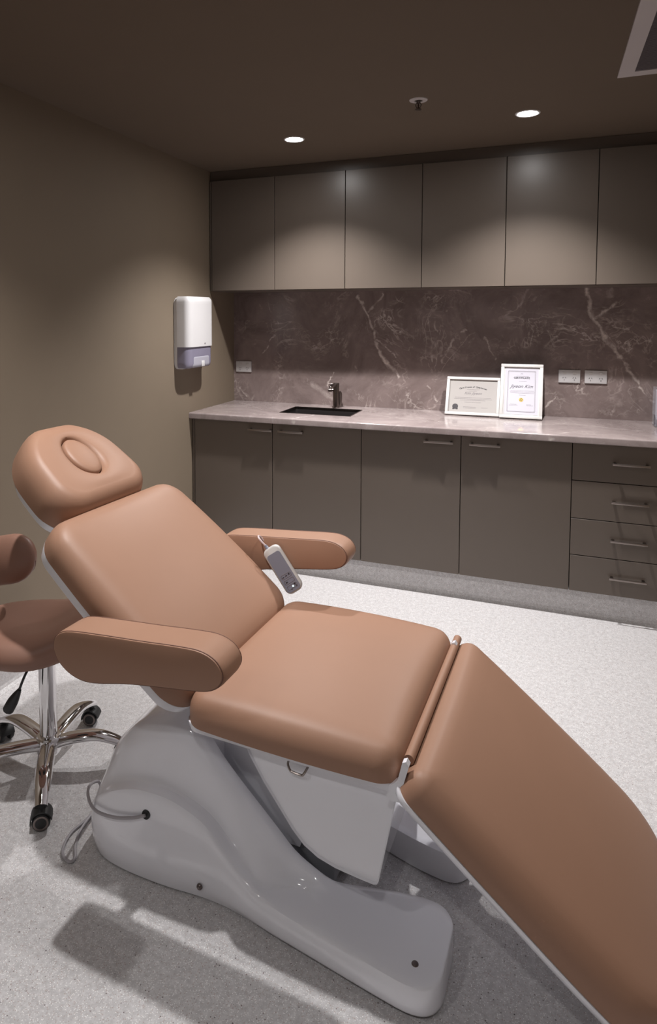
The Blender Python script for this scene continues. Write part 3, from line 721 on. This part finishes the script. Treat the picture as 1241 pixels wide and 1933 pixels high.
# ------------------------------------------------------------------ remote handset hanging beside the backrest
def chair_world(a, b, z): return TO + Vector((a * math.cos(TH) - b * math.sin(TH), a * math.sin(TH) + b * math.cos(TH), z))
rc = chair_world(-.556, .327, .643)
t = thing('remote_handset', 'white corded remote handset hanging between backrest and far armrest', 'remote control', rc)
up = Vector((-.56, -.05, .83)).normalized(); nr = Vector((.08, -1, .28)).normalized(); rt = up.cross(nr).normalized(); nr = rt.cross(up).normalized()
rot = Matrix((rt, up, nr)).transposed().to_quaternion(); t.rotation_mode = 'QUATERNION'; t.rotation_quaternion = rot
R = []
for d, z in ((.006, -.011), (.001, -.008), (0, -.003), (0, .004), (.0015, .008), (.005, .0105)): R.append([Vector((x, y, z)) for x, y in rrect(.0310 - d, .083 - d, max(.004, .020 - d), 6, 4)])
obj('case', rings_mesh(bmesh.new(), R), M['frame'], t)
R = [[Vector((x, y - .007, z)) for x, y in rrect(.0248, .069, .010, 6, 4)] for z in (.0106, .0112)]
kp = obj('keypad', rings_mesh(bmesh.new(), R), M['panel'], t)
bm = bmesh.new()
for y in (-.022, -.041, -.060): 
    R = [[Vector((x, y + yy_, z)) for x, yy_ in rrect(.0185 - d, .0075 - d, .004, 4, 3)] for d, z in ((0, .0112), (.001, .0117), (.0016, .0113))]
    rings_mesh(bm, R, False, False)
obj('buttons', bm, M['inkg'], kp)
bm = bmesh.new()
for x, y, w_, h_ in ((-.012, -.022, .006, .0016), (0, -.021, .007, .002), (.011, -.020, .005, .004), (-.010, -.041, .007, .003), (.011, -.056, .006, .004), (.013, -.063, .003, .004), (-.006, -.067, .003, .003)): box(bm, x - w_ / 2, x + w_ / 2, y - h_ / 2, y + h_ / 2, .0113, .0121)
obj('key_symbols', bm, M['ink'], kp, False)
bm = bmesh.new(); lathe(bm, [(0, .0017), (.0022, .0013), (.0026, 0)], (.002, -.061, .0112), None, 12); obj('indicator_light', bm, M['led'], kp)
bm = bmesh.new(); lathe(bm, [(.0, 0), (.007, 0), (.0055, .012), (.005, .013), (.0055, .015), (.0045, .018), (0, .018)], (-.008, .078, 0), (-.1, 1, 0), 14); obj('strain_relief', bm, M['panel'], t)
bm = bmesh.new(); tube(bm, [(-.009, .093, 0), (-.013, .11, .0), (-.016, .125, -.004), (-.017, .131, -.016), (-.016, .12, -.03), (-.014, .08, -.038), (-.012, .0, -.04), (-.01, -.08, -.042)], .0032, 8, 5); obj('cord', bm, M['rcable'], t)

# ------------------------------------------------------------------ stool
SX, SYY = .480, -2.440
st = thing('rolling_stool', 'brown upholstered rolling stool with chrome five-star base behind the table', 'stool', (SX, SYY, 0))
bm = bmesh.new()
# moulded seat: dished, thick rounded edge
R = []
for d, z in ((.06, 0), (.018, .004), (.003, .020), (0, .042), (.010, .062), (.032, .077), (.065, .083), (.11, .080), (.16, .074), (.19, .072)):
    pts = []
    for k in range(48):
        a = 2 * PI * k / 48; rx, ry = .215 - d, .200 - d; x, y = rx * math.cos(a), ry * math.sin(a)
        pts.append(Vector((x, y, z + (.09 * (x / .215) ** 2 * (1 if x > 0 else .3) if z > .03 else .028 * (x / .2) ** 2 * (x > 0)))))
    R.append(pts)
rings_mesh(bm, R); o = obj('seat', bm, M['leather2'], st, loc=(-.035, 0, .408)); o.rotation_euler = (0, 0, .35)
bm = bmesh.new(); lathe(bm, [(0, 0), (.030, 0), (.030, .028), (.07, .032), (.07, .044), (0, .044)], (0, 0, .385), None, 24); obj('seat_bracket', bm, M['black'], st)
bm = bmesh.new(); lathe(bm, [(0, .105), (.0275, .105), (.0275, .385), (.024, .387), (0, .387)], (0, 0, 0), None, 28); obj('gas_column', bm, M['chrome'], st)
bm = bmesh.new(); lathe(bm, [(0, .055), (.036, .055), (.040, .062), (.040, .105), (.036, .112), (.028, .114), (0, .114)], (0, 0, 0), None, 32); obj('hub', bm, M['chrome'], st)
# lever
bm = bmesh.new(); tube(bm, [(0, -.01, .402), (.012, -.07, .400), (.016, -.115, .375), (-.008, -.12, .318)], .0040, 8, 5); lv = obj('height_lever', bm, M['black'], st)
bm = bmesh.new(); tube(bm, [(-.004, -.12, .325), (-.020, -.12, .300), (-.042, -.12, .265), (-.052, -.12, .248)], lambda q: .006 + .012 * min(1, q * 1.8) - (.004 if q > .95 else 0), 10, 5); obj('lever_grip', bm, M['black'], lv)
# casters and legs
CAS = [(.635, -2.655), (.690, -2.338), (.459, -2.192), (.240, -2.385), (.318, -2.652)]
for i, (cx_, cy_) in enumerate(CAS):
    d = Vector((cx_ - SX, cy_ - SYY, 0)); D = d.length; d.normalize(); s_ = Vector((-d.y, d.x, 0))
    path = cr([tuple(d * .03 + EZ * .086), tuple(d * D * .35 + EZ * .098), tuple(d * D * .65 + EZ * .103), tuple(d * D * .88 + EZ * .088), tuple(d * (D + .012) + EZ * .068)], 6)
    R = []
    for j, p in enumerate(path):
        t_ = (path[min(j + 1, len(path) - 1)] - path[max(j - 1, 0)]).normalized(); up_ = s_.cross(t_) * -1; q = j / (len(path) - 1)
        hw_, hh_ = (.025 + .005 * math.sin(PI * q)) * (1 - .25 * q), .019 * (1 - .35 * q)
        R.append([p + s_ * hw_ * math.cos(a) + up_ * hh_ * math.sin(a) for a in [2 * PI * k / 16 for k in range(16)]])
    obj('leg', rings_mesh(bmesh.new(), R), M['chrome'], st)
    c = Vector((d.x * D, d.y * D, 0)); ca = obj('caster', lathe(bmesh.new(), [(0, .078), (.007, .078), (.007, .05), (0, .05)], c, None, 12), M['black'], st)
    ang = [2.2, .5, 1.9, 1.2, 2.6][i]; ax = Vector((math.cos(ang), math.sin(ang), 0)); fd = Vector((-ax.y, ax.x, 0)); wc = c + EZ * .0265
    for sgn in (-1, 1):
        obj('wheel', lathe(bmesh.new(), [(0, -.009), (.015, -.009), (.0235, -.007), (.0262, -.003), (.0262, .003), (.0235, .007), (.015, .008), (0, .008)], wc + ax * sgn * .0165, ax, 28), M['black'], ca)
        obj('wheel_rim', lathe(bmesh.new(), [(.0155, .0), (.019, .0008), (.0215, .0), (.0215, -.001)], wc + ax * sgn * .0252, ax * sgn, 28), M['gun'], ca)
    bm = bmesh.new()
    for r_ in (.031,):
        rings = []
        for k in range(13):
            a = PI * (-.05 + 1.0 * k / 12); dirv = fd * math.cos(a) + EZ * math.sin(a)
            rings.append([wc + dirv * .0285 - ax * .024, wc + dirv * .031 - ax * .022, wc + dirv * .032, wc + dirv * .031 + ax * .022, wc + dirv * .0285 + ax * .024])
        R_ = [[bm.verts.new(p) for p in r] for r in rings]
        for a_, b_ in zip(R_, R_[1:]):
            for k in range(5): bm.faces.new((a_[k], a_[(k + 1) % 5], b_[(k + 1) % 5], b_[k]))
    obj('caster_hood', bm, M['black'], ca)
# stool backrest: curved padded arm, only its end is in view
bm = bmesh.new(); R = []
pth = cr([(.27, 0, .80), (.20, .0, .80), (.10, -.02, .80), (0, -.06, .80), (-.10, -.13, .80)], 6)
n_ = len(pth)
bpts = []
L_ = [0.0]
for j in range(22):
    q = 1 - math.cos(PI / 2 * j / 21); x = .155 - .42 * q; dd = min(1, (.155 - x) / .095)
    prof = math.sqrt(max(0, 1 - (1 - dd) ** 2)) if dd < 1 else 1
    hz = .086 * prof + .0005; hy = .045 * prof + .0005
    zc_ = -.10 * max(0, q) ** 1.2
    R.append([Vector((x, .09 - .5 * (x - .155) ** 2 + hy * math.cos(a), zc_ + hz * math.sin(a) * (1 + .0))) for a in [2 * PI * k / 24 for k in range(24)]])
rings_mesh(bm, R); o = obj('backrest', bm, M['leather2'], st, loc=(-.247, -.03, .668))
bm = bmesh.new(); sp = []
for j in range(1, 22):
    r_ = R[j]; sp.append(r_[20] + Vector((0, -.0005, 0)))
tube(bm, sp, .0012, 6, 1); obj('stitching', bm, M['seam'], o)
bm = bmesh.new(); tube(bm, [(-.05, .0, .40), (-.22, .03, .392), (-.36, .05, .42), (-.43, .055, .56), (-.38, .055, .67)], .012, 12, 6); obj('backrest_support', bm, M['chrome'], st)
